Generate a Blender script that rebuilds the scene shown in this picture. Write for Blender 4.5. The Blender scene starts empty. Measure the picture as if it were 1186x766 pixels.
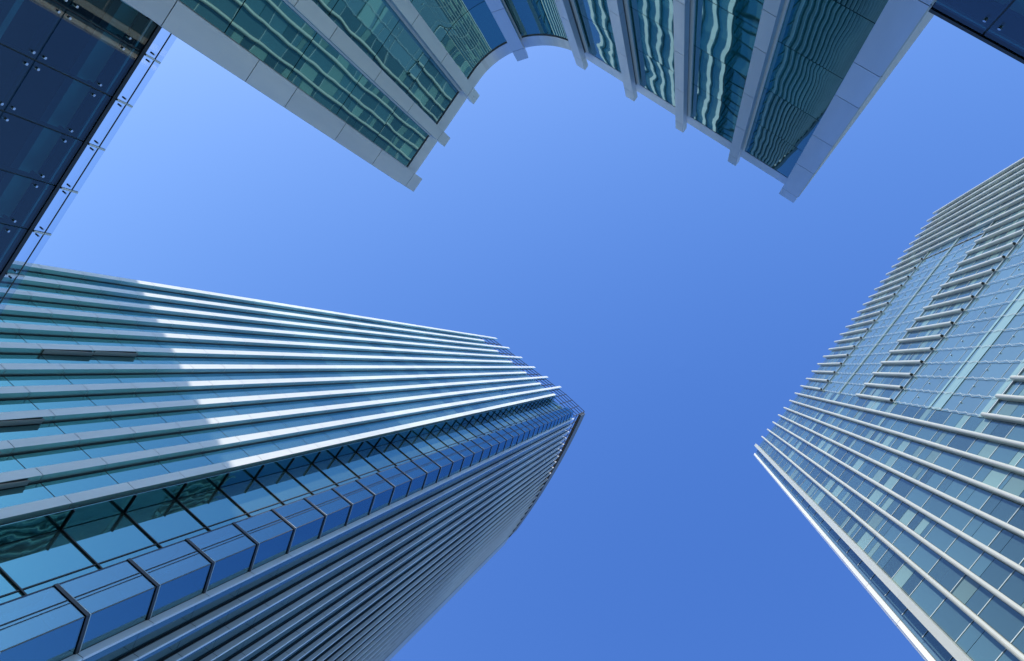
import bpy, bmesh, math, random
from mathutils import Matrix, Vector
import numpy as np

random.seed(7)
S = bpy.context.scene
COL = S.collection
EYE = 1.6

# ------------------------------------------------------------------ camera
W, H = 1186.0, 766.0
F = 857.0
VZ = (788.0, 425.5)                     # zenith in the photograph
zc = np.array([VZ[0]-W/2, -(VZ[1]-H/2), -F]); zc /= np.linalg.norm(zc)
xc = np.array([1.0, 0, 0]); xc -= zc*xc.dot(zc); xc /= np.linalg.norm(xc)
yc = np.cross(zc, xc)
a = math.radians(36.5)
ex = math.cos(a)*xc + math.sin(a)*yc
ey = -math.sin(a)*xc + math.cos(a)*yc
cam = bpy.data.cameras.new('camera')
cam_o = bpy.data.objects.new('camera', cam); COL.objects.link(cam_o)
cam.sensor_width = 36.0; cam.lens = F/W*36.0
cam.clip_start = 0.1; cam.clip_end = 5000
cam_o.matrix_world = Matrix(((*ex, 0), (*ey, 0), (*zc, EYE), (0, 0, 0, 1)))
S.camera = cam_o

# ------------------------------------------------------------------ light
SUN = Vector((-1.0, -0.72, 0.59)).normalized()
sun_el = math.asin(SUN.z)
world = bpy.data.worlds.new('World'); S.world = world
world.use_nodes = True
wn = world.node_tree.nodes; wl = world.node_tree.links
wn.clear()
sky = wn.new('ShaderNodeTexSky'); sky.sky_type = 'NISHITA'; sky.sun_disc = False
sky.sun_elevation = sun_el
sky.sun_rotation = math.atan2(SUN.x, SUN.y)
sky.altitude = 0; sky.air_density = 1.0; sky.dust_density = 0.3; sky.ozone_density = 3.0
bg = wn.new('ShaderNodeBackground'); bg.inputs['Strength'].default_value = 0.15
wo = wn.new('ShaderNodeOutputWorld')
# deepen the clear zenith the way the photograph's camera renders it, leave the bright horizon alone
sep = wn.new('ShaderNodeSeparateColor'); comb = wn.new('ShaderNodeCombineColor')
wl.new(sky.outputs[0], sep.inputs[0])
for ch, (kk, gg, fl, op) in enumerate(((0.65, 1.73, .75, 'MINIMUM'), (0.594, 1.30, .85, 'MINIMUM'), (1.06, 0.76, .8, 'MAXIMUM'))):
    fm = wn.new('ShaderNodeMath'); fm.operation = 'MULTIPLY'; fm.inputs[1].default_value = fl
    pw = wn.new('ShaderNodeMath'); pw.operation = 'POWER'; pw.inputs[1].default_value = gg
    ml = wn.new('ShaderNodeMath'); ml.operation = 'MULTIPLY'; ml.inputs[1].default_value = kk
    mn = wn.new('ShaderNodeMath'); mn.operation = op
    wl.new(sep.outputs[ch], pw.inputs[0]); wl.new(pw.outputs[0], ml.inputs[0])
    wl.new(ml.outputs[0], mn.inputs[0]); wl.new(sep.outputs[ch], fm.inputs[0]); wl.new(fm.outputs[0], mn.inputs[1]); wl.new(mn.outputs[0], comb.inputs[ch])
wl.new(comb.outputs[0], bg.inputs['Color']); wl.new(bg.outputs[0], wo.inputs[0])
sl = bpy.data.lights.new('sun', 'SUN'); sl.energy = 2.0; sl.angle = math.radians(0.5); sl.color = (1.0, 0.91, 0.74)
so = bpy.data.objects.new('sun', sl); COL.objects.link(so)
so.rotation_euler = (-SUN).to_track_quat('-Z', 'Y').to_euler()
S.view_settings.view_transform = 'Standard'; S.view_settings.look = 'None'
S.view_settings.exposure = 1.45; S.view_settings.gamma = 1.0
S.view_settings.use_curve_mapping = False
S.render.engine = 'CYCLES'
S.cycles.max_bounces = 8; S.cycles.glossy_bounces = 5; S.cycles.transparent_max_bounces = 12
S.cycles.sample_clamp_indirect = 6.0
S.cycles.caustics_reflective = False; S.cycles.caustics_refractive = False

# ------------------------------------------------------------------ materials
def new_mat(name):
    m = bpy.data.materials.new(name); m.use_nodes = True
    nt = m.node_tree; nt.nodes.clear()
    out = nt.nodes.new('ShaderNodeOutputMaterial')
    return m, nt, out

def pane_noise(nt, scale, detail=1.0, stretch=(1, 1, 1)):
    """object-space noise whose fourth coordinate changes from pane to pane"""
    N = nt.nodes; L = nt.links
    tc = N.new('ShaderNodeTexCoord'); mp = N.new('ShaderNodeMapping'); mp.inputs['Scale'].default_value = stretch
    L.new(tc.outputs['Object'], mp.inputs['Vector'])
    geo = N.new('ShaderNodeNewGeometry')
    mul = N.new('ShaderNodeMath'); mul.operation = 'MULTIPLY'; mul.inputs[1].default_value = 57.0
    L.new(geo.outputs['Random Per Island'], mul.inputs[0])
    nz = N.new('ShaderNodeTexNoise'); nz.noise_dimensions = '4D'
    nz.inputs['Scale'].default_value = scale; nz.inputs['Detail'].default_value = detail
    L.new(mp.outputs[0], nz.inputs['Vector']); L.new(mul.outputs[0], nz.inputs['W'])
    return nz, geo

def glass(name, base, ior=2.0, bump=0.008, scale=0.35, var=0.35, rough=0.015, tint=(1, 1, 1), stretch=(1, 1, 1)):
    """coated curtain wall glass: dark body, mirror-like skin, slightly wavy and different from pane to pane"""
    m, nt, out = new_mat(name); N = nt.nodes; L = nt.links
    p = N.new('ShaderNodeBsdfPrincipled'); L.new(p.outputs[0], out.inputs[0])
    p.inputs['Roughness'].default_value = rough
    p.inputs['IOR'].default_value = ior
    p.inputs['Specular Tint'].default_value = (*tint, 1)
    nz, geo = pane_noise(nt, scale, 1.5, stretch)
    b = N.new('ShaderNodeBump'); b.inputs['Strength'].default_value = 1.0; b.inputs['Distance'].default_value = bump
    L.new(nz.outputs[0], b.inputs['Height']); L.new(b.outputs[0], p.inputs['Normal'])
    hs = N.new('ShaderNodeHueSaturation'); hs.inputs['Color'].default_value = (*base, 1)
    mr = N.new('ShaderNodeMapRange'); mr.inputs['To Min'].default_value = 1-var; mr.inputs['To Max'].default_value = 1+var
    L.new(geo.outputs['Random Per Island'], mr.inputs['Value']); L.new(mr.outputs[0], hs.inputs['Value'])
    L.new(hs.outputs[0], p.inputs['Base Color'])
    return m

def panel(name, base, metallic=0.0, rough=0.4, var=0.06, stain=0.12, spec=0.5):
    """painted or anodised metal cladding with faint rain streaks and a shade that varies from panel to panel"""
    m, nt, out = new_mat(name); N = nt.nodes; L = nt.links
    p = N.new('ShaderNodeBsdfPrincipled'); L.new(p.outputs[0], out.inputs[0])
    p.inputs['Metallic'].default_value = metallic
    p.inputs['Specular IOR Level'].default_value = spec
    nz, geo = pane_noise(nt, 2.2, 4.0, (1, 1, 0.12))
    mr = N.new('ShaderNodeMapRange'); mr.inputs['From Min'].default_value = 0.3; mr.inputs['From Max'].default_value = 0.75
    mr.inputs['To Min'].default_value = 1.0; mr.inputs['To Max'].default_value = 1.0-stain
    L.new(nz.outputs[0], mr.inputs['Value'])
    mi = N.new('ShaderNodeMapRange'); mi.inputs['To Min'].default_value = 1-var; mi.inputs['To Max'].default_value = 1+var
    L.new(geo.outputs['Random Per Island'], mi.inputs['Value'])
    mu = N.new('ShaderNodeMath'); mu.operation = 'MULTIPLY'
    L.new(mr.outputs[0], mu.inputs[0]); L.new(mi.outputs[0], mu.inputs[1])
    hs = N.new('ShaderNodeHueSaturation'); hs.inputs['Color'].default_value = (*base, 1)
    L.new(mu.outputs[0], hs.inputs['Value']); L.new(hs.outputs[0], p.inputs['Base Color'])
    rr = N.new('ShaderNodeMapRange'); rr.inputs['To Min'].default_value = rough-0.08; rr.inputs['To Max'].default_value = rough+0.1
    L.new(nz.outputs[0], rr.inputs['Value']); L.new(rr.outputs[0], p.inputs['Roughness'])
    nb, _ = pane_noise(nt, 0.5, 1.0)
    b = N.new('ShaderNodeBump'); b.inputs['Distance'].default_value = 0.012
    L.new(nb.outputs[0], b.inputs['Height']); L.new(b.outputs[0], p.inputs['Normal'])
    return m

def plain(name, base, rough=0.6, metallic=0.0):
    m, nt, out = new_mat(name); N = nt.nodes; L = nt.links
    p = N.new('ShaderNodeBsdfPrincipled'); L.new(p.outputs[0], out.inputs[0])
    p.inputs['Base Color'].default_value = (*base, 1); p.inputs['Roughness'].default_value = rough; p.inputs['Metallic'].default_value = metallic
    nz = N.new('ShaderNodeTexNoise'); nz.inputs['Scale'].default_value = 3.0
    mr = N.new('ShaderNodeMapRange'); mr.inputs['To Min'].default_value = max(0.05, rough-0.1); mr.inputs['To Max'].default_value = rough+0.1
    L.new(nz.outputs[0], mr.inputs['Value']); L.new(mr.outputs[0], p.inputs['Roughness'])
    return m

def clear_glass(name, tint, refl=0.12, ior=1.5, bump=0.002, gtint=(1, 1, 1)):
    """see-through glass: a tinted sheet with Fresnel reflection"""
    m, nt, out = new_mat(name); N = nt.nodes; L = nt.links
    t = N.new('ShaderNodeBsdfTransparent'); t.inputs[0].default_value = (*tint, 1)
    g = N.new('ShaderNodeBsdfGlossy'); g.inputs['Roughness'].default_value = 0.01; g.inputs['Color'].default_value = (*gtint, 1)
    nz, _ = pane_noise(nt, 0.4, 1.0)
    b = N.new('ShaderNodeBump'); b.inputs['Distance'].default_value = bump
    L.new(nz.outputs[0], b.inputs['Height']); L.new(b.outputs[0], g.inputs['Normal'])
    fr = N.new('ShaderNodeFresnel'); ge = N.new('ShaderNodeNewGeometry'); io = N.new('ShaderNodeMapRange')
    io.inputs['To Min'].default_value = ior; io.inputs['To Max'].default_value = 1.0/ior
    L.new(ge.outputs['Backfacing'], io.inputs['Value']); L.new(io.outputs[0], fr.inputs['IOR'])
    mx = N.new('ShaderNodeMixShader')
    L.new(fr.outputs[0], mx.inputs[0]); L.new(t.outputs[0], mx.inputs[1]); L.new(g.outputs[0], mx.inputs[2])
    L.new(mx.outputs[0], out.inputs[0])
    return m

M = dict(
    white=panel('white_panel', (0.71, 0.73, 0.77), 0.0, 0.35, 0.05, 0.10),
    polished=panel('polished_fin_side', (0.55, 0.96, 0.97), 0.55, 0.12, 0.06, 0.10),
    alu=panel('brushed_aluminium', (0.56, 0.57, 0.52), 0.35, 0.34, 0.04, 0.10),
    pier=panel('pier_panel', (0.68, 0.69, 0.71), 0.72, 0.30, 0.07, 0.12),
    rim=plain('grey_rim', (0.10, 0.105, 0.115), 0.5, 0.2),
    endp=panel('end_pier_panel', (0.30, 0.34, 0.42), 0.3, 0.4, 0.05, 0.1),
    blade=panel('blade_panel', (0.72, 0.75, 0.82), 0.25, 0.33, 0.06, 0.08),
    steel=plain('steel', (0.6, 0.62, 0.64), 0.25, 0.9),
    lightline=plain('light_joint', (0.45, 0.53, 0.60), 0.4),
    dark=plain('dark_gasket', (0.012, 0.014, 0.018), 0.45),
    bronze=plain('bronze_frame', (0.10, 0.08, 0.06), 0.4, 0.3),
    sash=plain('grey_sash', (0.42, 0.46, 0.46), 0.35),
    core=plain('dark_core', (0.01, 0.013, 0.017), 0.9),
    lattice=plain('lattice_metal', (0.04, 0.043, 0.05), 0.5, 0.3),
    glassA=glass('tower_glass_blue', (0.060, 0.105, 0.105), 4.0, 0.009, 0.3, 0.5, tint=(0.36, 0.88, 1.0)),
    glassC=glass('curved_glass_blue', (0.02, 0.06, 0.085), 2.8, 0.003, 0.3, tint=(0.5, 0.9, 1.0)),
    glassB=glass('slab_glass_blue', (0.05, 0.105, 0.14), 1.8, 0.009, 0.3, 0.4, tint=(0.7, 1.0, 1.0)),
    gardenB=glass('garden_glass', (0.095, 0.18, 0.25), 1.8, 0.003, 0.3, 0.10),
    blindB=glass('blind_behind_glass', (0.14, 0.235, 0.25), 1.5, 0.003, 0.3, 0.25),
    glassL=glass('court_glass_teal', (0.004, 0.06, 0.072), 3.3, 0.012, 0.38, 0.4, tint=(0.5, 0.95, 1.0)),
    ledge=plain('pale_ledge', (0.20, 0.33, 0.37), 0.3),
    screen=clear_glass('screen_glass', (0.42, 0.66, 0.74), 0.2, 1.6),
    clear=clear_glass('clear_glass', (0.86, 0.91, 0.97), 0.1, 1.45),
    ceiling=plain('pale_ceiling', (0.34, 0.40, 0.42), 0.8),
    bay=clear_glass('bay_glass', (0.30, 0.52, 0.62), 0.3, 3.4, 0.006, (0.5, 0.88, 1.0)),
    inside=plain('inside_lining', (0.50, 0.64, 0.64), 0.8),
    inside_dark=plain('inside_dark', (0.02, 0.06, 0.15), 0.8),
    rail=plain('inside_rail', (0.5, 0.55, 0.55), 0.4),
    concrete=plain('roof_concrete', (0.3, 0.3, 0.29), 0.85),
)
def ground_mat():
    m, nt, out = new_mat('plaza_paving'); N = nt.nodes; L = nt.links
    p = N.new('ShaderNodeBsdfPrincipled'); L.new(p.outputs[0], out.inputs[0])
    tc = N.new('ShaderNodeTexCoord'); br = N.new('ShaderNodeTexBrick')
    br.inputs['Scale'].default_value = 1.0; br.inputs['Color1'].default_value = (0.16, 0.16, 0.155, 1); br.inputs['Color2'].default_value = (0.13, 0.13, 0.125, 1)
    br.inputs['Mortar'].default_value = (0.07, 0.07, 0.065, 1); br.inputs['Mortar Size'].default_value = 0.012
    br.inputs['Brick Width'].default_value = 1.2; br.inputs['Row Height'].default_value = 0.6
    L.new(tc.outputs['Object'], br.inputs['Vector']); L.new(br.outputs['Color'], p.inputs['Base Color']); p.inputs['Roughness'].default_value = 0.7
    return m
M['paving'] = ground_mat()

# ------------------------------------------------------------------ mesh helpers
class MB:
    def __init__(self): self.v = []; self.f = []; self.mi = []; self.mats = []
    def m(self, k):
        if k not in self.mats: self.mats.append(k)
        return self.mats.index(k)
    def face(self, pts, k):
        i = len(self.v); self.v += [tuple(p) for p in pts]; self.f.append(tuple(range(i, i+len(pts)))); self.mi.append(self.m(k))
    def prism(self, poly, z0, z1, k, sides=None, cap=None):
        """poly counter-clockwise in plan; sides: material per side"""
        ar = sum(poly[i][0]*poly[(i+1) % len(poly)][1]-poly[(i+1) % len(poly)][0]*poly[i][1] for i in range(len(poly)))
        if ar < 0:
            poly = poly[::-1]
            if sides: sides = sides[:-1][::-1]+[sides[-1]]
        n = len(poly); i = len(self.v)
        self.v += [(x, y, z0) for x, y in poly]+[(x, y, z1) for x, y in poly]
        for j in range(n):
            j2 = (j+1) % n
            self.f.append((i+j, i+j2, i+n+j2, i+n+j)); self.mi.append(self.m(sides[j] if sides else k))
        self.f.append(tuple(i+j for j in range(n-1, -1, -1))); self.mi.append(self.m(cap or k))
        self.f.append(tuple(i+n+j for j in range(n))); self.mi.append(self.m(cap or k))
    def box(self, x0, x1, y0, y1, z0, z1, k, **kw):
        self.prism([(x0, y0), (x1, y0), (x1, y1), (x0, y1)], z0, z1, k, **kw)
    def bar(self, p, q, r, k, n=6):
        p = Vector(p); q = Vector(q); d = (q-p).normalized()
        u = d.orthogonal().normalized(); w = d.cross(u)
        i = len(self.v)
        for c in (p, q):
            for j in range(n):
                t = 2*math.pi*j/n; self.v.append(tuple(c+u*r*math.cos(t)+w*r*math.sin(t)))
        for j in range(n):
            j2 = (j+1) % n
            self.f.append((i+j, i+j2, i+n+j2, i+n+j)); self.mi.append(self.m(k))
        self.f.append(tuple(i+j for j in range(n-1, -1, -1))); self.mi.append(self.m(k))
        self.f.append(tuple(i+n+j for j in range(n))); self.mi.append(self.m(k))
    def build(self, name, parent=None, smooth=False):
        me = bpy.data.meshes.new(name); me.from_pydata(self.v, [], self.f)
        for k in self.mats: me.materials.append(M[k])
        me.polygons.foreach_set('material_index', self.mi)
        if smooth: me.polygons.foreach_set('use_smooth', [True]*len(self.f))
        me.update()
        o = bpy.data.objects.new(name, me); COL.objects.link(o)
        if parent is not None:
            o.parent = parent
            o.matrix_parent_inverse = Matrix.Translation(-Vector(parent.location)) if parent.type == 'EMPTY' else parent.matrix_parent_inverse.copy()
            if parent.type != 'EMPTY': o.matrix_parent_inverse = Matrix()
        return o

def thing(name, label, cat, loc, group=None):
    o = bpy.data.objects.new(name, None); COL.objects.link(o); o.location = loc
    o['label'] = label; o['category'] = cat
    if group: o['group'] = group
    return o

def seg_quad(p, q, t, inset=0.0):
    """plan footprint of a sheet from p to q, t thick on the left side of p->q"""
    p = Vector(p); q = Vector(q); d = (q-p).normalized(); n = Vector((-d.y, d.x))
    p = p+d*inset; q = q-d*inset
    return [tuple(p), tuple(q), tuple(q+n*t), tuple(p+n*t)]

def panes(mb, p, q, zs, k, t=0.03, gap=0.02, pick=None):
    for i in range(len(zs)-1):
        kk = pick(i) if pick else k
        mb.prism(seg_quad(p, q, t, gap), zs[i]+gap, zs[i+1]-gap, kk)

def fin_segments(mb, poly, zs, sides, gap=0.022, core=None, cap='white'):
    for i in range(len(zs)-1):
        mb.prism(poly, zs[i]+gap, zs[i+1]-gap, sides[0], sides=sides, cap=cap)
    cx = sum(p[0] for p in poly)/len(poly); cy = sum(p[1] for p in poly)/len(poly)
    s = [((p[0]-cx)*0.86+cx, (p[1]-cy)*0.86+cy) for p in poly]
    mb.prism(s, zs[0], zs[-1]-0.05, 'dark')

def frange(a_, b_, st):
    r = []; z = a_
    while z < b_-0.3*st: r.append(z); z += st
    r.append(b_); return r

# ------------------------------------------------------------------ ground
g = MB(); g.box(-1500, 1500, -1500, 1500, -0.5, 0, 'paving'); o = g.build('ground'); o['kind'] = 'structure'

# ================================================================== TOWER A : fins, corner bays, curved side
HA = 201.0
def A(u): return u*HA
tA = thing('curved_office_tower', 'tall blue glass office tower with white vertical fins and a curved shaded side', 'office tower', (A(-.14), A(.2), 0))
FLA = A(.0217)
flA = [EYE+A(.0062)+FLA*i for i in range(0, 60)]
yf, yg = A(.1158), A(.1179)
fin_w = A(.0031)
zsub, zmain = EYE+A(.8984), EYE+HA
def floors(lst, z1): return [0.0]+[z for z in lst if 0 < z < z1-1]+[z1]
Ls = [A(-.1025-.0112*j) for j in range(12)]
for j, L in enumerate(Ls):
    top = zmain if j % 2 else zsub
    mb = MB()
    poly = [(L, yf), (L+fin_w, yf), (L+fin_w, yg-.05), (L, yg-.05)]
    fin_segments(mb, poly, floors(flA, top), ['white', 'polished', 'dark', 'white'])
    mb.box(L+fin_w*.1, L+fin_w+.10, yg-.049, yg+.02, 0, min(top, zsub)-1, 'dark')
    mb.build('fin', tA)
    # glazing strip to the left of this fin
    if j < 11:
        xl, xr = Ls[j+1]+fin_w+.1, L
        ztop = EYE+A(.90)
        g = MB()
        zs = [0.0]
        for z in flA:
            if z > ztop-1: break
            zs.append(z)
        zs.append(ztop)
        panes(g, (xl, yg), (xr, yg), zs, 'glassA', gap=.035)
        g.box(xl-.1, xr+.1, yg+.012, yg+.2, 0, ztop-.1, 'dark')
        g.build('glazing', tA)
# top-hung sashes standing open beside the lower fins
def sash(parent, j, z0, h, out=.18):
    """vent flap in the side of a fin, hinged at its foot and swung out at the top"""
    L = Ls[j]+fin_w
    mb = MB()
    ya, yb_ = yf+.03, yg-.05
    p = [(L+.02, ya, z0), (L+.02, yb_, z0), (L+.02+out*.6, yb_, z0+h), (L+.02+out, ya, z0+h)]
    q = [(x+.05, y, z) for x, y, z in p]
    mb.face(p, 'sash'); mb.face(q[::-1], 'sash')
    for i in range(4):
        i2 = (i+1) % 4
        mb.face([p[i], q[i], q[i2], p[i2]], 'bronze')
    mb.box(L+.003, L+.015, ya, yb_, z0, z0+h, 'dark')
    mb.build('open_window', parent)
for (j, zi) in ((3, 7), (2, 6), (1, 6), (6, 9), (6, 10)):
    sash(tA, j, flA[zi]+.1, FLA*(.95 if j == 6 else .78), .18 if j == 6 else .12)
# recess between the last fin and the bays
xs = A(-.0977)-.08
yb = A(.1232)
xb = A(-.078)
zbay = EYE+A(.876)
ztopA = EYE+A(.90)
zs = floors(flA, ztopA)
g = MB(); panes(g, (xs, yf+.15), (xs, yb), zs, 'glassL', gap=.02); g.box(xs-.3, xs-.035, yg+.02, yb, 0, ztopA-.1, 'dark'); g.build('side_glazing', tA)
g = MB()
zz = []
panes(g, (xs+.02, yb), (xb, yb), zs, 'glassA', gap=.02)
g.box(xs, xb+.5, yb+.012, yb+.2, 0, ztopA-.1, 'dark')
g.build('recess_glazing', tA)
for z in zs[1:-1]:
    if z < 18: continue
    mb = MB()
    mb.box(xs+.002, xs+.09, yf+.2, yb-.09, z-.04, z+.04, 'dark')
    mb.box(xs+.01, xb-.02, yb-.09, yb+.02, z-.045, z+.045, 'dark')
    mb.build('recess_mullion', tA)
mb = MB(); mb.box(xb-.95, xb-.84, yb-.08, yb-.006, 0, ztopA-1, 'dark'); mb.box(xb-1.35, xb-1.29, yb-.05, yb-.006, 0, ztopA-1, 'lattice'); mb.build('downpipe', tA)
# the stack of corner bays
x1, y1 = A(-.068), A(.1160)
x2, y2 = A(-.0653), A(.1241)
for i, z in enumerate(zs[:-1]):
    if z > zbay-1 or z < 12: continue
    t = min(zs[i+1], zbay)
    m1 = MB()
    inner = [(xb, y1+.05), (x1, y1), (x2, y2), (xb, yb)]
    q0, q1, q2 = (xb, y1+.05), (x1, y1), (x2, y2)
    mid = (q0[0]+(q1[0]-q0[0])*.45, q0[1]+(q1[1]-q0[1])*.45)
    m1.prism(seg_quad(q0, q1, .03, .03), z+.15, t-.13, 'bay')
    m1.prism(seg_quad(q1, q2, .03, .03), z+.15, t-.13, 'bay')
    bay = m1.build('bay_window', tA)
    fr = MB()
    fr.prism([(xb-.06, y1+.0), (x1+.03, y1-.05), (x2+.06, y2), (xb-.06, yb-.02)], z-.12, z+.09, 'dark')
    fr.prism([(xb-.02, y1+.03), (x1+.035, y1-.055), (x2+.065, y2), (xb, yb-.02)], z+.09, z+.14, 'lightline')
    fr.prism(seg_quad(q1, (q1[0]+.02, q1[1]+.08), .06), z+.15, t-.12, 'bronze')
    fr.prism(seg_quad(mid, (mid[0]+.04, mid[1]-.001), -.03), z+.17, t-.17, 'dark')
    fr.prism(seg_quad((mid[0]+.18, mid[1]-.008), (mid[0]+.21, mid[1]-.009), -.02), z+.17, t-.17, 'lattice')
    f_ = fr.build('frame', None); f_.parent = bay
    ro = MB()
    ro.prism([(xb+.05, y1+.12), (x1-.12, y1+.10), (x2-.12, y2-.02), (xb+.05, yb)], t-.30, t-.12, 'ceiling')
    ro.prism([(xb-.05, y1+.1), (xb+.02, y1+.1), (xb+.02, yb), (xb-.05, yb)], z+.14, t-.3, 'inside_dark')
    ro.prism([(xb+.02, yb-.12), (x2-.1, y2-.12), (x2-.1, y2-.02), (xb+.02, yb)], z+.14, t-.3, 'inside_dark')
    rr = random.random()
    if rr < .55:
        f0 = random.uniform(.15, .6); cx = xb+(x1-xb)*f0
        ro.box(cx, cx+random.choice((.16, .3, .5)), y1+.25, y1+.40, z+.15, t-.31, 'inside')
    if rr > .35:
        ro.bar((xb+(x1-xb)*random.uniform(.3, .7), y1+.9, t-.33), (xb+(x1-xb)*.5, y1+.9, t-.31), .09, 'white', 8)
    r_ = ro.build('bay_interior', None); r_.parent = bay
# curved side
def curve(Y): return -.047-.58*(Y-.303)**2
Ys = [.1241+.0002*i for i in range(1500)]
pts = [(curve(Y), Y) for Y in Ys]
arc = [0.0]
for i in range(1, len(pts)): arc.append(arc[-1]+math.hypot(pts[i][0]-pts[i-1][0], pts[i][1]-pts[i-1][1]))
def at_arc(s):
    import bisect
    i = min(max(bisect.bisect(arc, s)-1, 0), len(pts)-2)
    f = (s-arc[i])/(arc[i+1]-arc[i])
    return Vector((A(pts[i][0]+(pts[i+1][0]-pts[i][0])*f), A(pts[i][1]+(pts[i+1][1]-pts[i][1])*f)))
NC = 20; SP = .0092
for k in range(NC):
    p = at_arc(k*SP); q = at_arc((k+1)*SP); d = (q-p).normalized(); n = Vector((d.y, -d.x))
    ftop = EYE+A(.885+.065*min(1, k/10))
    zc_ = floors(flA, ftop)
    w_, dn, dp = .15, .075, .45
    a0 = p; a1 = p+d*w_
    mb = MB()
    poly = [tuple(a0+n*dn), tuple(a0+n*dp), tuple(a1+n*dp), tuple(a1+n*dn)]
    fin_segments(mb, poly, zc_, ['blade', 'blade', 'blade', 'blade'], cap='blade')
    mb.prism([tuple(a0+d*.02-n*.05), tuple(a0+d*.02+n*(dn-.002)), tuple(a1-d*.02+n*(dn-.002)), tuple(a1-d*.02-n*.05)], 0, ftop-.1, 'dark')
    mb.build('blade_fin', tA)
    g = MB()
    b0 = a1+d*.01-n*.06; b1 = q-d*.01-n*.06
    panes(g, tuple(b0), tuple(b1), zc_, 'glassC', gap=.015)
    g.prism([tuple(a0-n*.075), tuple(a0-n*.3), tuple(q-n*.3), tuple(q-n*.075)], 0, ftop-.2, 'dark')
    g.build('curved_glazing', tA)
# plain end pier closing the curved side
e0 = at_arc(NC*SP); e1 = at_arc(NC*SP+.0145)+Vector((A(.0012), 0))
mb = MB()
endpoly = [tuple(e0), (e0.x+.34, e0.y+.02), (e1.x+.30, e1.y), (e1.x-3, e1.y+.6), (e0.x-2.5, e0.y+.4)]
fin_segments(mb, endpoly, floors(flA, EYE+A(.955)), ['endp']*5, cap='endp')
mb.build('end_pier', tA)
# body
mb = MB()
body = [(A(-.2226), yg+.22), (xs-.31, yg+.22), (xs-.31, yb+.22), (xb+.4, yb+.22)]
body += [tuple(at_arc(s*SP)+Vector((-.6, .35))) for s in range(0, NC+1, 2)]
body += [(e1.x-2, e1.y+2), (e1.x-12, e1.y+14), (A(-.2226), e1.y+14)]
mb.prism(body, 0, EYE+A(.895), 'core', cap='concrete'); mb.build('core_wall', tA)
# open metal lattice crowning the roof edge
mb = MB()
path = [Vector((A(-.2257), yg+.25)), Vector((A(-.1000), yg+.25)), Vector((A(-.0660), A(.1225)))]
path += [at_arc(s*SP)+Vector((-.12, 0)) for s in range(1, 9)]
for i in range(len(path)-1):
    p, q = path[i], path[i+1]; d = (q-p).normalized(); n = Vector((-d.y, d.x))
    m_ = int(max(1, round((q-p).length/2.25)))
    for z in [EYE+A(.900+.0235*t) for t in range(0, 5)]:
        if i >= 2 and z < EYE+A(.91): continue
        mb.prism([tuple(p), tuple(q), tuple(q+n*.14), tuple(p+n*.14)], z-.09, z+.09, 'lattice')
    for t in range(m_):
        c = p+(q-p)*t/m_
        mb.prism([tuple(c-n*.06), tuple(c+d*.13-n*.06), tuple(c+d*.13+n*.13), tuple(c+n*.13)], EYE+A(.89), EYE+A(.9965), 'lattice')
mb.build('roof_lattice', tA)
# smooth rim that closes the curved side against the sky
mb = MB()
ip = [at_arc(NC*SP*t/60) for t in range(61)]
for t in range(60):
    p, q = ip[t], ip[t+1]; d0 = (ip[min(t+1, 60)]-ip[max(t-1, 0)]).normalized(); d1 = (ip[min(t+2, 60)]-ip[t]).normalized()
    n0 = Vector((d0.y, -d0.x)); n1 = Vector((d1.y, -d1.x))
    mb.prism([tuple(p+n0*.50), tuple(q+n1*.50), tuple(q-n1*.15), tuple(p-n0*.15)], EYE+A(.945), EYE+A(.988), 'rim')
mb.build('roof_rim', tA)

# ================================================================== TOWER B : slab with interrupted fins
HB = 133.6
def B(u): return u*HB
tB = thing('slab_office_tower', 'pale silvery glass slab tower whose fins stop at two tall glass bands', 'office tower', (B(.25), B(-.16), 0))
xf = B(.1330); xg = xf+.42
FLB = B(.0275)
zB0 = EYE+B(.4114)
flB = sorted([zB0+FLB*i for i in range(-15, 22)])
flB = [z for z in flB if z > 2]
cuts = [(EYE+B(.695), EYE+B(.862)), (EYE+B(.42), EYE+B(.587))]
gl_top = EYE+B(.988)
def yB(k): return B(.0124-.01156*(k-1)) if k > 0 else B(.0264)
def capsule(cx0, cx1, cy0, cy1):
    """rounded nose towards -x"""
    h = (cy1-cy0)/2; c = (cy0+cy1)/2; P_ = []
    for t in range(7):
        an = math.pi/2+math.pi*t/6
        P_.append((cx0+h*.8+h*.8*math.cos(an), c+h*math.sin(an)))
    P_ += [(cx1, cy0), (cx1, cy1)]
    return P_
KN = 31
for k in range(0, KN+1):
    y1_ = yB(k); w_ = B(.0034) if k == 0 else B(.0021)
    spans = [(0.0, EYE+HB)]
    if 8 <= k <= 23:
        spans = [(0.0, cuts[1][0]), (cuts[1][1], cuts[0][0]), (cuts[0][1], EYE+HB)]
    for (a_, b_) in spans:
        mb = MB()
        if k == 0:
            poly = [(xf-.02, y1_), (xf-.02, y1_-w_), (xg-.02, y1_-w_), (xg-.02, y1_)]
        else:
            poly = capsule(xf, xg-.02, y1_-w_, y1_)
        zz = [a_]+[z for z in flB[::3] if a_+2 < z < b_-2]+[b_]
        n_ = len(poly)
        fin_segments(mb, poly, zz, ['alu']*n_, gap=.006, cap='alu')
        mb.build('fin', tB)
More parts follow.
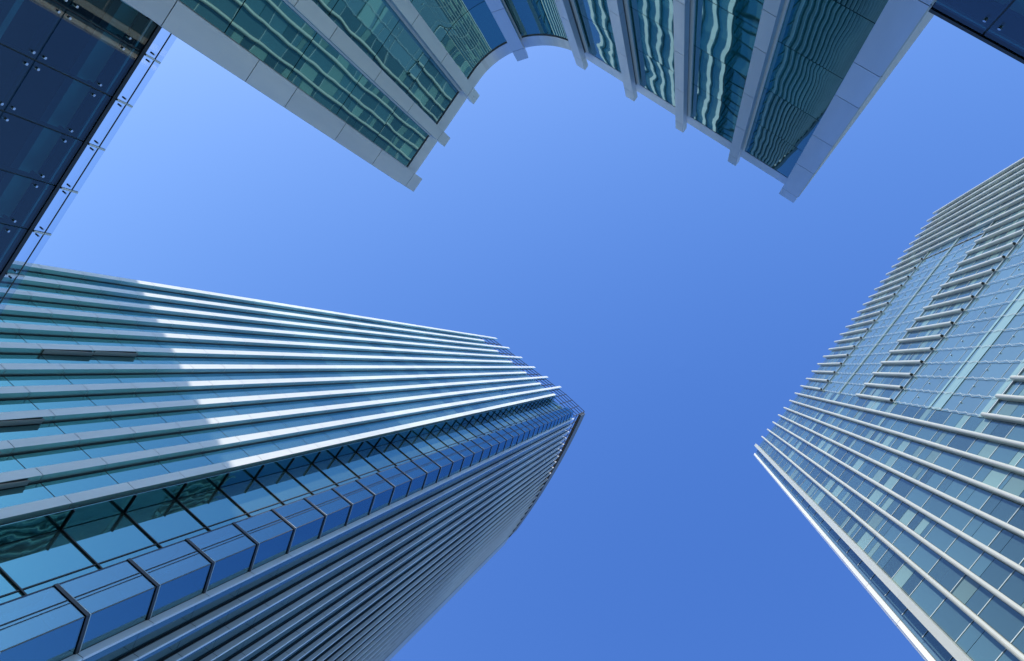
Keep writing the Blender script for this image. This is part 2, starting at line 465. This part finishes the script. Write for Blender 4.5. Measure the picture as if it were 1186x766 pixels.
# corner fin, set back
mb = MB()
zc0 = floors(flB[::2], EYE+HB)
fin_segments(mb, [(B(.139), B(.0335)), (B(.139), B(.0357)), (B(.139)+1.2, B(.0357)), (B(.139)+1.2, B(.0335))], zc0, ['white', 'alu', 'alu', 'alu'], cap='alu')
fin_segments(mb, [(B(.139)+.07, B(.0357)+.004), (B(.139)+.07, B(.0367)), (B(.139)+1.2, B(.0367)), (B(.139)+1.2, B(.0357)+.004)], zc0, ['pier', 'pier', 'pier', 'pier'], cap='pier')
mb.build('corner_fin', tB)
g = MB(); panes(g, (B(.139)+.10, B(.0335)-.004), (B(.139)+.10, B(.0312)), floors(flB, EYE+HB-.6), 'gardenB', gap=.012)
g.build('corner_glazing', tB)
def pick_blind():
    return 'blindB' if random.random() < .2 else 'glassB'
for k in range(0, KN):
    ya, yb_ = yB(k+1), yB(k)-(B(.0034) if k == 0 else B(.0021))
    g = MB()
    zl = [0.0]+flB+[gl_top]
    zl = [z for z in zl if z < gl_top-1]+[gl_top]
    for i in range(len(zl)-1):
        z0, z1 = zl[i], zl[i+1]
        gard = 8 <= k <= 22 and any(c0-.5 < (z0+z1)/2 < c1+.5 for c0, c1 in cuts)
        P0, P1 = (xg, yB(k) if gard else yb_), (xg, ya)
        if gard:
            panes(g, P0, P1, [z0, z1], 'gardenB', gap=.012)
            continue
        # clear pane with a blind drawn part of the way in some rooms
        r = random.random()
        h = z1-z0
        if r < .38:
            f0 = random.choice((.0, .0, .25, .45)); f1 = min(1, f0+random.choice((.25, .35, .5, .6)))
            parts = [(0, f0, 'glassB'), (f0, f1, 'blindB'), (f1, 1, 'glassB')]
        elif r < .55:
            parts = [(0, .62, 'glassB'), (.62, 1, 'glassB')]
        else: parts = [(0, 1, 'glassB')]
        for f0, f1, kk in parts:
            if f1-f0 > .02: g.prism(seg_quad(P0, P1, .03, .015), z0+.03+h*f0, z0+h*f1-.02, kk)
    # pale floor joints
    for z in zl[1:-1]:
        in_g = 8 <= k <= 22 and any(c0+.5 < z < c1-.5 for c0, c1 in cuts)
        tk = .02 if in_g else .035
        g.box(xg-.025, xg+.02, ya+.01, yb_-.01, z-tk, z+tk, 'lightline')
    g.box(xg+.035, xg+.3, ya-.2, yb_+.2, 0, gl_top-.1, 'core')
    g.build('glazing', tB)
# recessed corner strip beside fin 0
g = MB(); panes(g, (B(.1385), B(.0313)), (B(.1385), B(.0264)), floors(flB, gl_top), 'glassB'); g.box(B(.1385)+.04, B(.1385)+.3, B(.0264), B(.0313), 0, gl_top-.2, 'core')
for z in flB[1:]: g.box(B(.1385)-.03, B(.1385)+.01, B(.0264), B(.0313), z-.04, z+.04, 'lightline')
g.build('corner_glazing', tB)
# pale ledges of the tall glass bands
def ledge(u, t, out=.12, k='lightline'):
    mb = MB(); mb.box(xg-out, xg+.02, yB(24)+.02, yB(8)-.02, EYE+B(u)-t/2, EYE+B(u)+t/2, k); mb.build('ledge', tB)
for c0, c1 in ((.695, .862), (.42, .587)):
    ledge(c0, .14); ledge(c1, .14)
ledge(.7735, .3, .1, 'ledge'); ledge(.7785, .16, .07)
ledge(.494, 1.9, .06, 'ledge'); ledge(.508, .5, .05, 'ledge'); ledge(.426, .9, .05, 'ledge')
# zigzag cable trusses that carry the glass where a fin is interrupted
for c0, c1 in cuts:
    n_ = 24
    for k in range(8, 24):
        mb = MB(); yy = yB(k)-.12
        dz = (c1-c0)/n_
        for i in range(n_):
            s0 = .12 if i % 2 else -.12
            mb.bar((xg-.10, yy+s0, c0+dz*i), (xg-.10, yy-s0, c0+dz*(i+1)), .015, 'lightline', 4)
        mb.bar((xg-.14, yy, c0), (xg-.14, yy, c1), .010, 'white', 4)
        for fr in (.27, .73):
            zc2 = c0+(c1-c0)*fr
            mb.bar((xg-.10, yy-.85, zc2), (xg+.02, yy-.85, zc2), .07, 'lightline', 8)
        mb.build('cable_truss', tB)
mb = MB(); mb.prism([(xg+.31, yB(KN)-.2), (xg+34, yB(KN)-.2), (xg+34, B(.0362)), (22.2, B(.0362)), (22.2, B(.0262)), (xg+.31, B(.0262))], 0, EYE+B(.985), 'core', cap='concrete'); mb.build('core_wall', tB)
# side facing the curved tower and rear are plain glass storeys
g = MB(); panes(g, (xg+34, B(.0364)), (B(.139)+1.3, B(.0364)), floors(flB, gl_top), 'glassB'); g.build('side_glazing', tB)

# ================================================================== COURTYARD BUILDING (L plan, rounded inner corner)
HL = 27.0
def Lq(u): return u*HL
def zl_(u): return EYE+Lq(u)
tL = thing('courtyard_building', 'lower courtyard block with concave rounded corner, grey piers and teal glass', 'office building', (Lq(-.5), Lq(-.3), 0))
gx, fx = Lq(-.4820), Lq(-.4655)
gy, fy = Lq(-.2800), Lq(-.2640)
jz = [0, .10, .205, .31, .42, .482, .595, .664, .775, .881, 1.0]
jz = [0.0]+[zl_(u) for u in jz[1:]]
tip = zl_(1.034)
def pier(p, q, n, deep=.0080, wide=False):
    """p->q the front edge in plan, n the outward normal"""
    p = Vector(p); q = Vector(q); n = Vector(n); d = (q-p).normalized()
    mb = MB()
    f = [tuple(p), tuple(q), tuple(q-n*Lq(deep)), tuple(p-n*Lq(deep))]
    zs_ = jz+[tip]
    fin_segments(mb, f, zs_, ['pier']*4, gap=.012, cap='pier')
    ins = .07
    back = Lq(.0163)
    w0 = [tuple(p+d*ins-n*Lq(deep)), tuple(q-d*ins-n*Lq(deep)), tuple(q-d*ins-n*back), tuple(p+d*ins-n*back)]
    mb.prism(w0, 0, zl_(1.0)-.02, 'dark')
    for s0, s1 in ((-.05, -.02), (None, None)):
        pass
    t0 = [tuple(p-d*.03-n*(back-.10)), tuple(q+d*.03-n*(back-.10)), tuple(q+d*.03-n*(back-.02)), tuple(p-d*.03-n*(back-.02))]
    mb.prism(t0, 0, zl_(1.0)-.02, 'blade')
    mb.build('pier', tL)
# left wing piers (front faces +x)
lp = [(.0192, -.0041), (-.0616, -.0771), (-.1369, -.1523)]
for ya, yb_ in lp: pier((fx, Lq(ya)), (fx, Lq(yb_)), (1, 0))
# right wing piers (front faces +y)
rp = [(-.3695, -.3547), (-.2831, -.2688), (-.1988, -.1863), (-.1137, -.1009), (-.0326, -.0098)]
for xa, xb_ in rp: pier((Lq(xa), fy), (Lq(xb_), fy), (0, 1))
# pier on the rounded corner
cc = Vector((Lq(-.3720), Lq(-.1700))); Rg = Lq(.1100); Ro = Lq(.0950); Rf = Lq(.0915)
an = math.radians(180+40.5)
pc = cc+Vector((math.cos(an), math.sin(an)))*Rf; tn = Vector((-math.sin(an), math.cos(an))); wv = Lq(.0085)
pier(tuple(pc-tn*wv), tuple(pc+tn*wv), tuple(-Vector((math.cos(an), math.sin(an)))))
gz = [0.0]+[zl_(u) for u in (.125, .235, .345, .455, .56, .665, .775, .881, 1.0)]
def bay(plist, name='glazing'):
    g = MB()
    for p, q in zip(plist[:-1], plist[1:]): panes(g, p, q, gz, 'glassL', t=.04, gap=.016 if len(plist) < 4 else .0)
    g.build(name, tL)
def split(p, q, n=1):
    return [(p[0]+(q[0]-p[0])*i/n, p[1]+(q[1]-p[1])*i/n) for i in range(n+1)]
bay(split((gx, Lq(-.0616-.0005)), (gx, Lq(-.0041+.004))))
bay(split((gx, Lq(-.1369-.0005)), (gx, Lq(-.0771+.0005))))
def arcpts(r, a0, a1, n):
    return [(cc.x+r*math.cos(math.radians(a0+(a1-a0)*i/n)), cc.y+r*math.sin(math.radians(a0+(a1-a0)*i/n))) for i in range(n+1)]
def curved_bay(a0, a1, n, pre=None, post=None):
    """one smoothly curved sheet per storey"""
    o_ = arcpts(Rg, a0, a1, n); i_ = arcpts(Rg+.04, a0, a1, n)
    if pre: o_ = [pre]+o_; i_ = [(pre[0]-.04, pre[1])]+i_
    if post: o_ = o_+[post]; i_ = i_+[(post[0], post[1]-.04)]
    verts = []; faces = []
    for z0, z1 in zip(gz[:-1], gz[1:]):
        b_ = len(verts); m_ = len(o_)
        verts += [(x, y, z0+.016) for x, y in o_]+[(x, y, z1-.016) for x, y in o_]+[(x, y, z0+.016) for x, y in i_]+[(x, y, z1-.016) for x, y in i_]
        for j in range(m_-1):
            faces.append((b_+j, b_+m_+j, b_+m_+j+1, b_+j+1)[::-1])
            faces.append((b_+2*m_+j, b_+2*m_+j+1, b_+3*m_+j+1, b_+3*m_+j)[::-1])
            faces.append((b_+m_+j, b_+3*m_+j, b_+3*m_+j+1, b_+m_+j+1)[::-1]); faces.append((b_+j, b_+j+1, b_+2*m_+j+1, b_+2*m_+j)[::-1])
    me = bpy.data.meshes.new('curved_glazing'); me.from_pydata(verts, [], faces); me.materials.append(M['glassL'])
    bmx = bmesh.new(); bmx.from_mesh(me); bmesh.ops.recalc_face_normals(bmx, faces=bmx.faces); bmx.to_mesh(me); bmx.free()
    me.polygons.foreach_set('use_smooth', [True]*len(me.polygons))
    me.update(); me.set_sharp_from_angle(angle=math.radians(40))
    ob = bpy.data.objects.new('curved_glazing', me); COL.objects.link(ob); ob.parent = tL; ob.matrix_parent_inverse = Matrix.Translation(-Vector(tL.location))
pa = math.degrees(wv/Rg)
curved_bay(180, 180+40.5-pa, 16, pre=(gx, Lq(-.1523-.0005)))
curved_bay(180+40.5+pa, 270, 20)
bay(split((Lq(-.3547+.0005), gy), (Lq(-.2831-.0005), gy)))
bay(split((Lq(-.2688+.0005), gy), (Lq(-.1988-.0005), gy)))
bay(split((Lq(-.1863+.0005), gy), (Lq(-.1137-.0005), gy)))
bay(split((Lq(-.1009+.0005), gy), (Lq(-.0326-.0005), gy)))
# parapet
mb = MB()
ox, oy = gx+.03, gy+.03; Ro = Rg-.03
outer = [(ox, Lq(-.002)), (ox, Lq(-.17))]+arcpts(Ro, 180, 270, 28)+[(Lq(-.37), oy), (Lq(-.034), oy)]
inner = [(gx-.3, Lq(-.002)), (gx-.3, Lq(-.17))]+arcpts(Rg+.3, 180, 270, 28)+[(Lq(-.37), gy-.3), (Lq(-.034), gy-.3)]
for i in range(len(outer)-1):
    if (Vector(outer[i])-Vector(outer[i+1])).length < .01: continue
    mb.prism([outer[i], outer[i+1], inner[i+1], inner[i]], zl_(1.0035), zl_(1.036), 'pier')
mb.build('parapet', tL)
mb = MB()
core = [(gx-.045, Lq(.015)), (gx-.045, Lq(-.17))]+arcpts(Rg+.05, 180, 270, 20)+[(Lq(-.36), gy-.045), (Lq(-.014), gy-.045), (Lq(-.014), gy-16), (gx-16, gy-16), (gx-16, Lq(.015))]
mb.prism(core, 0, zl_(1.0)-.03, 'core', cap='concrete'); mb.build('core_wall', tL)
mb = MB()
for i, (z0, z1) in enumerate(zip(jz[:-1], jz[1:])):
    mb.box(Lq(-.0098)-.2, Lq(-.0088), gy-14, fy-.03, z0+.012, z1-.012, 'alu')
mb.box(Lq(-.0098)-.25, Lq(-.0092), gy-14, fy-.3, 0, zl_(1.0), 'dark')
mb.build('end_wall', tL)

# ================================================================== POINT-FIXED GLASS WALLS
def spider(mb, c, n, t, only=None, arm=.15):
    """four-armed fitting at node c; n outward normal, t horizontal tangent"""
    c = Vector(c); n = Vector(n); t = Vector(t); u = Vector((0, 0, 1))
    for sx, sz in ((1, 1), (1, -1), (-1, 1), (-1, -1)):
        if only and sz != only: continue
        b_ = c+t*arm*sx+u*arm*sz
        mb.bar(b_+n*.03, b_-n*.05, .028, 'steel', 10)
        mb.bar(b_-n*.05, c-n*.14, .022, 'lattice', 6)
    mb.bar(c-n*.13, c-n*.4, .04, 'lattice', 8)

def glass_wall(root, org, t, n, width_list, ztop, rowh, rows):
    org = Vector(org); t = Vector(t); n = Vector(n)
    def pt(s, o_=0.0): return (org+t*s+n*o_)
    zr = [ztop-rowh*i for i in range(rows)]+[0.0]
    ss = width_list
    right = (t.cross(n)).z > 0
    for i in range(len(zr)-1):
        for j in range(len(ss)-1):
            mb = MB(); p = pt(ss[j]+.014); q = pt(ss[j+1]-.014)
            p2 = pt(ss[j]+.014, -.03); q2 = pt(ss[j+1]-.014, -.03)
            mb.prism([p.to_2d()[:], q.to_2d()[:], q2.to_2d()[:], p2.to_2d()[:]], zr[i+1]+.014, zr[i]-.014, 'screen')
            mb.build('glass_pane', root)
    L0, L1 = ss[0], ss[-1]
    mb = MB()
    for s in ss[1:-1]:
        mb.prism([pt(s-.02, -.032).to_2d()[:], pt(s+.02, -.032).to_2d()[:], pt(s+.02, -.25).to_2d()[:], pt(s-.02, -.25).to_2d()[:]], 0, ztop, 'dark')
    for z in zr[1:-1]:
        mb.prism([pt(L0, -.034).to_2d()[:], pt(L1, -.034).to_2d()[:], pt(L1, -.12).to_2d()[:], pt(L0, -.12).to_2d()[:]], z-.025, z+.025, 'dark')
    mb.build('mullions', root)
    # coping
    mb = MB()
    mb.prism([pt(L0, .02).to_2d()[:], pt(L1, .02).to_2d()[:], pt(L1, -.5).to_2d()[:], pt(L0, -.5).to_2d()[:]], ztop, ztop+.10, 'dark')
    mb.build('coping', root)
    # interior seen through the panes
    mb = MB()
    mb.prism([pt(L0, -.55).to_2d()[:], pt(L1, -.55).to_2d()[:], pt(L1, -.75).to_2d()[:], pt(L0, -.75).to_2d()[:]], ztop-.47, ztop-.02, 'inside')
    mb.prism([pt(L0, -.55).to_2d()[:], pt(L1, -.55).to_2d()[:], pt(L1, -.7).to_2d()[:], pt(L0, -.7).to_2d()[:]], ztop-2.32, ztop-2.2, 'inside')
    mb.prism([pt(L0, -2.5).to_2d()[:], pt(L1, -2.5).to_2d()[:], pt(L1, -2.8).to_2d()[:], pt(L0, -2.8).to_2d()[:]], 0, ztop-.02, 'inside_dark')
    mb.prism([pt(L0, -.5).to_2d()[:], pt(L1, -.5).to_2d()[:], pt(L1, -2.79).to_2d()[:], pt(L0, -2.79).to_2d()[:]], ztop-.018, ztop+.09, 'inside_dark')
    mb.build('inner_lining', root)
    mb = MB()
    mb.prism([pt(L0, -.05).to_2d()[:], pt(L1, -.05).to_2d()[:], pt(L1, -.09).to_2d()[:], pt(L0, -.09).to_2d()[:]], ztop-.16, ztop-.11, 'rail')
    mb.build('inner_rail', root)
    # fittings
    for i, z in enumerate(zr[:-1]):
        for s in ss[1:-1]:
            mb = MB()
            c = pt(s); c.z = z if i else z-.30
            spider(mb, c, n, t, only=None if i else -1, arm=.125)
            mb.build('spider_fitting', root)

zW = zl_(.479)
org = (Lq(-.4655), Lq(.0196), 0)
root = thing('glass_wall', 'dark blue point-fixed glass wall topped by a clear glass balustrade', 'glass wall', org, 'point-fixed glass walls')
sl_ = [0.0]+[Lq(u-.0196) for u in (.0441, .0855, .1269, .1683, .2097, .2511, .2925, .3339)]
glass_wall(root, org, (0, 1, 0), (1, 0, 0), sl_, zW, Lq(.070), 6)
xw = Lq(-.4655)
for i in range(len(sl_)-1):
    mb = MB(); y0 = Lq(.0196)+sl_[i]; y1_ = Lq(.0196)+sl_[i+1]
    mb.box(xw-.012, xw+.012, y0+.01, y1_-.01, zW+.105, zl_(.5005), 'clear'); mb.build('balustrade_pane', root)
mb = MB(); mb.bar((xw+.04, Lq(.0196), zl_(.4925)), (xw+.04, Lq(.0196)+sl_[-1], zl_(.4925)), .014, 'lattice', 8); mb.build('handrail', root)
for s in sl_[1:-1]:
    y = Lq(.0196)+s
    mb = MB(); mb.box(xw+.013, xw+.05, y-.022, y+.022, zW+.10, zl_(.499), 'white')
    mb.bar((xw-.05, y-.09, zl_(.489)), (xw+.06, y-.09, zl_(.489)), .02, 'steel', 8); mb.bar((xw-.05, y+.09, zl_(.489)), (xw+.06, y+.09, zl_(.489)), .02, 'steel', 8)
    mb.build('bracket', root)

zW2 = zl_(.482)
org2 = (Lq(-.0085), Lq(-.2636), 0)
root2 = thing('glass_wall', 'dark glass wall with black coping beside the end pier, no balustrade', 'glass wall', org2, 'point-fixed glass walls')
s2 = [0.0]+[Lq(u+.0085) for u in (.0252, .0660, .1075, .1490)]
glass_wall(root2, org2, (1, 0, 0), (0, 1, 0), s2, zW2, Lq(.070), 6)

# ================================================================== office block to the west, whose shadow falls across the fins
tS = thing('office_block', 'plain grey office block beyond the courtyard that shades the finned tower', 'office building', (-102, -30, 0))
zt_ = EYE+A(.2995)+.59*(85.0-A(.2238))
mb = MB(); mb.box(-119, -85.3, -75, 8, 0, zt_-1, 'pier', cap='concrete'); mb.build('wall', tS)
mb = MB(); mb.box(-119.2, -85, -75.2, 8.2, zt_-.995, zt_, 'pier'); mb.build('parapet', tS)
for i in range(16):
    mb = MB(); z = 4+i*4.2
    panes(mb, (-85.22, -74), (-85.22, 7), [z, z+2.4], 'glassC', t=-.06 if False else .06); mb.build('window_band', tS)
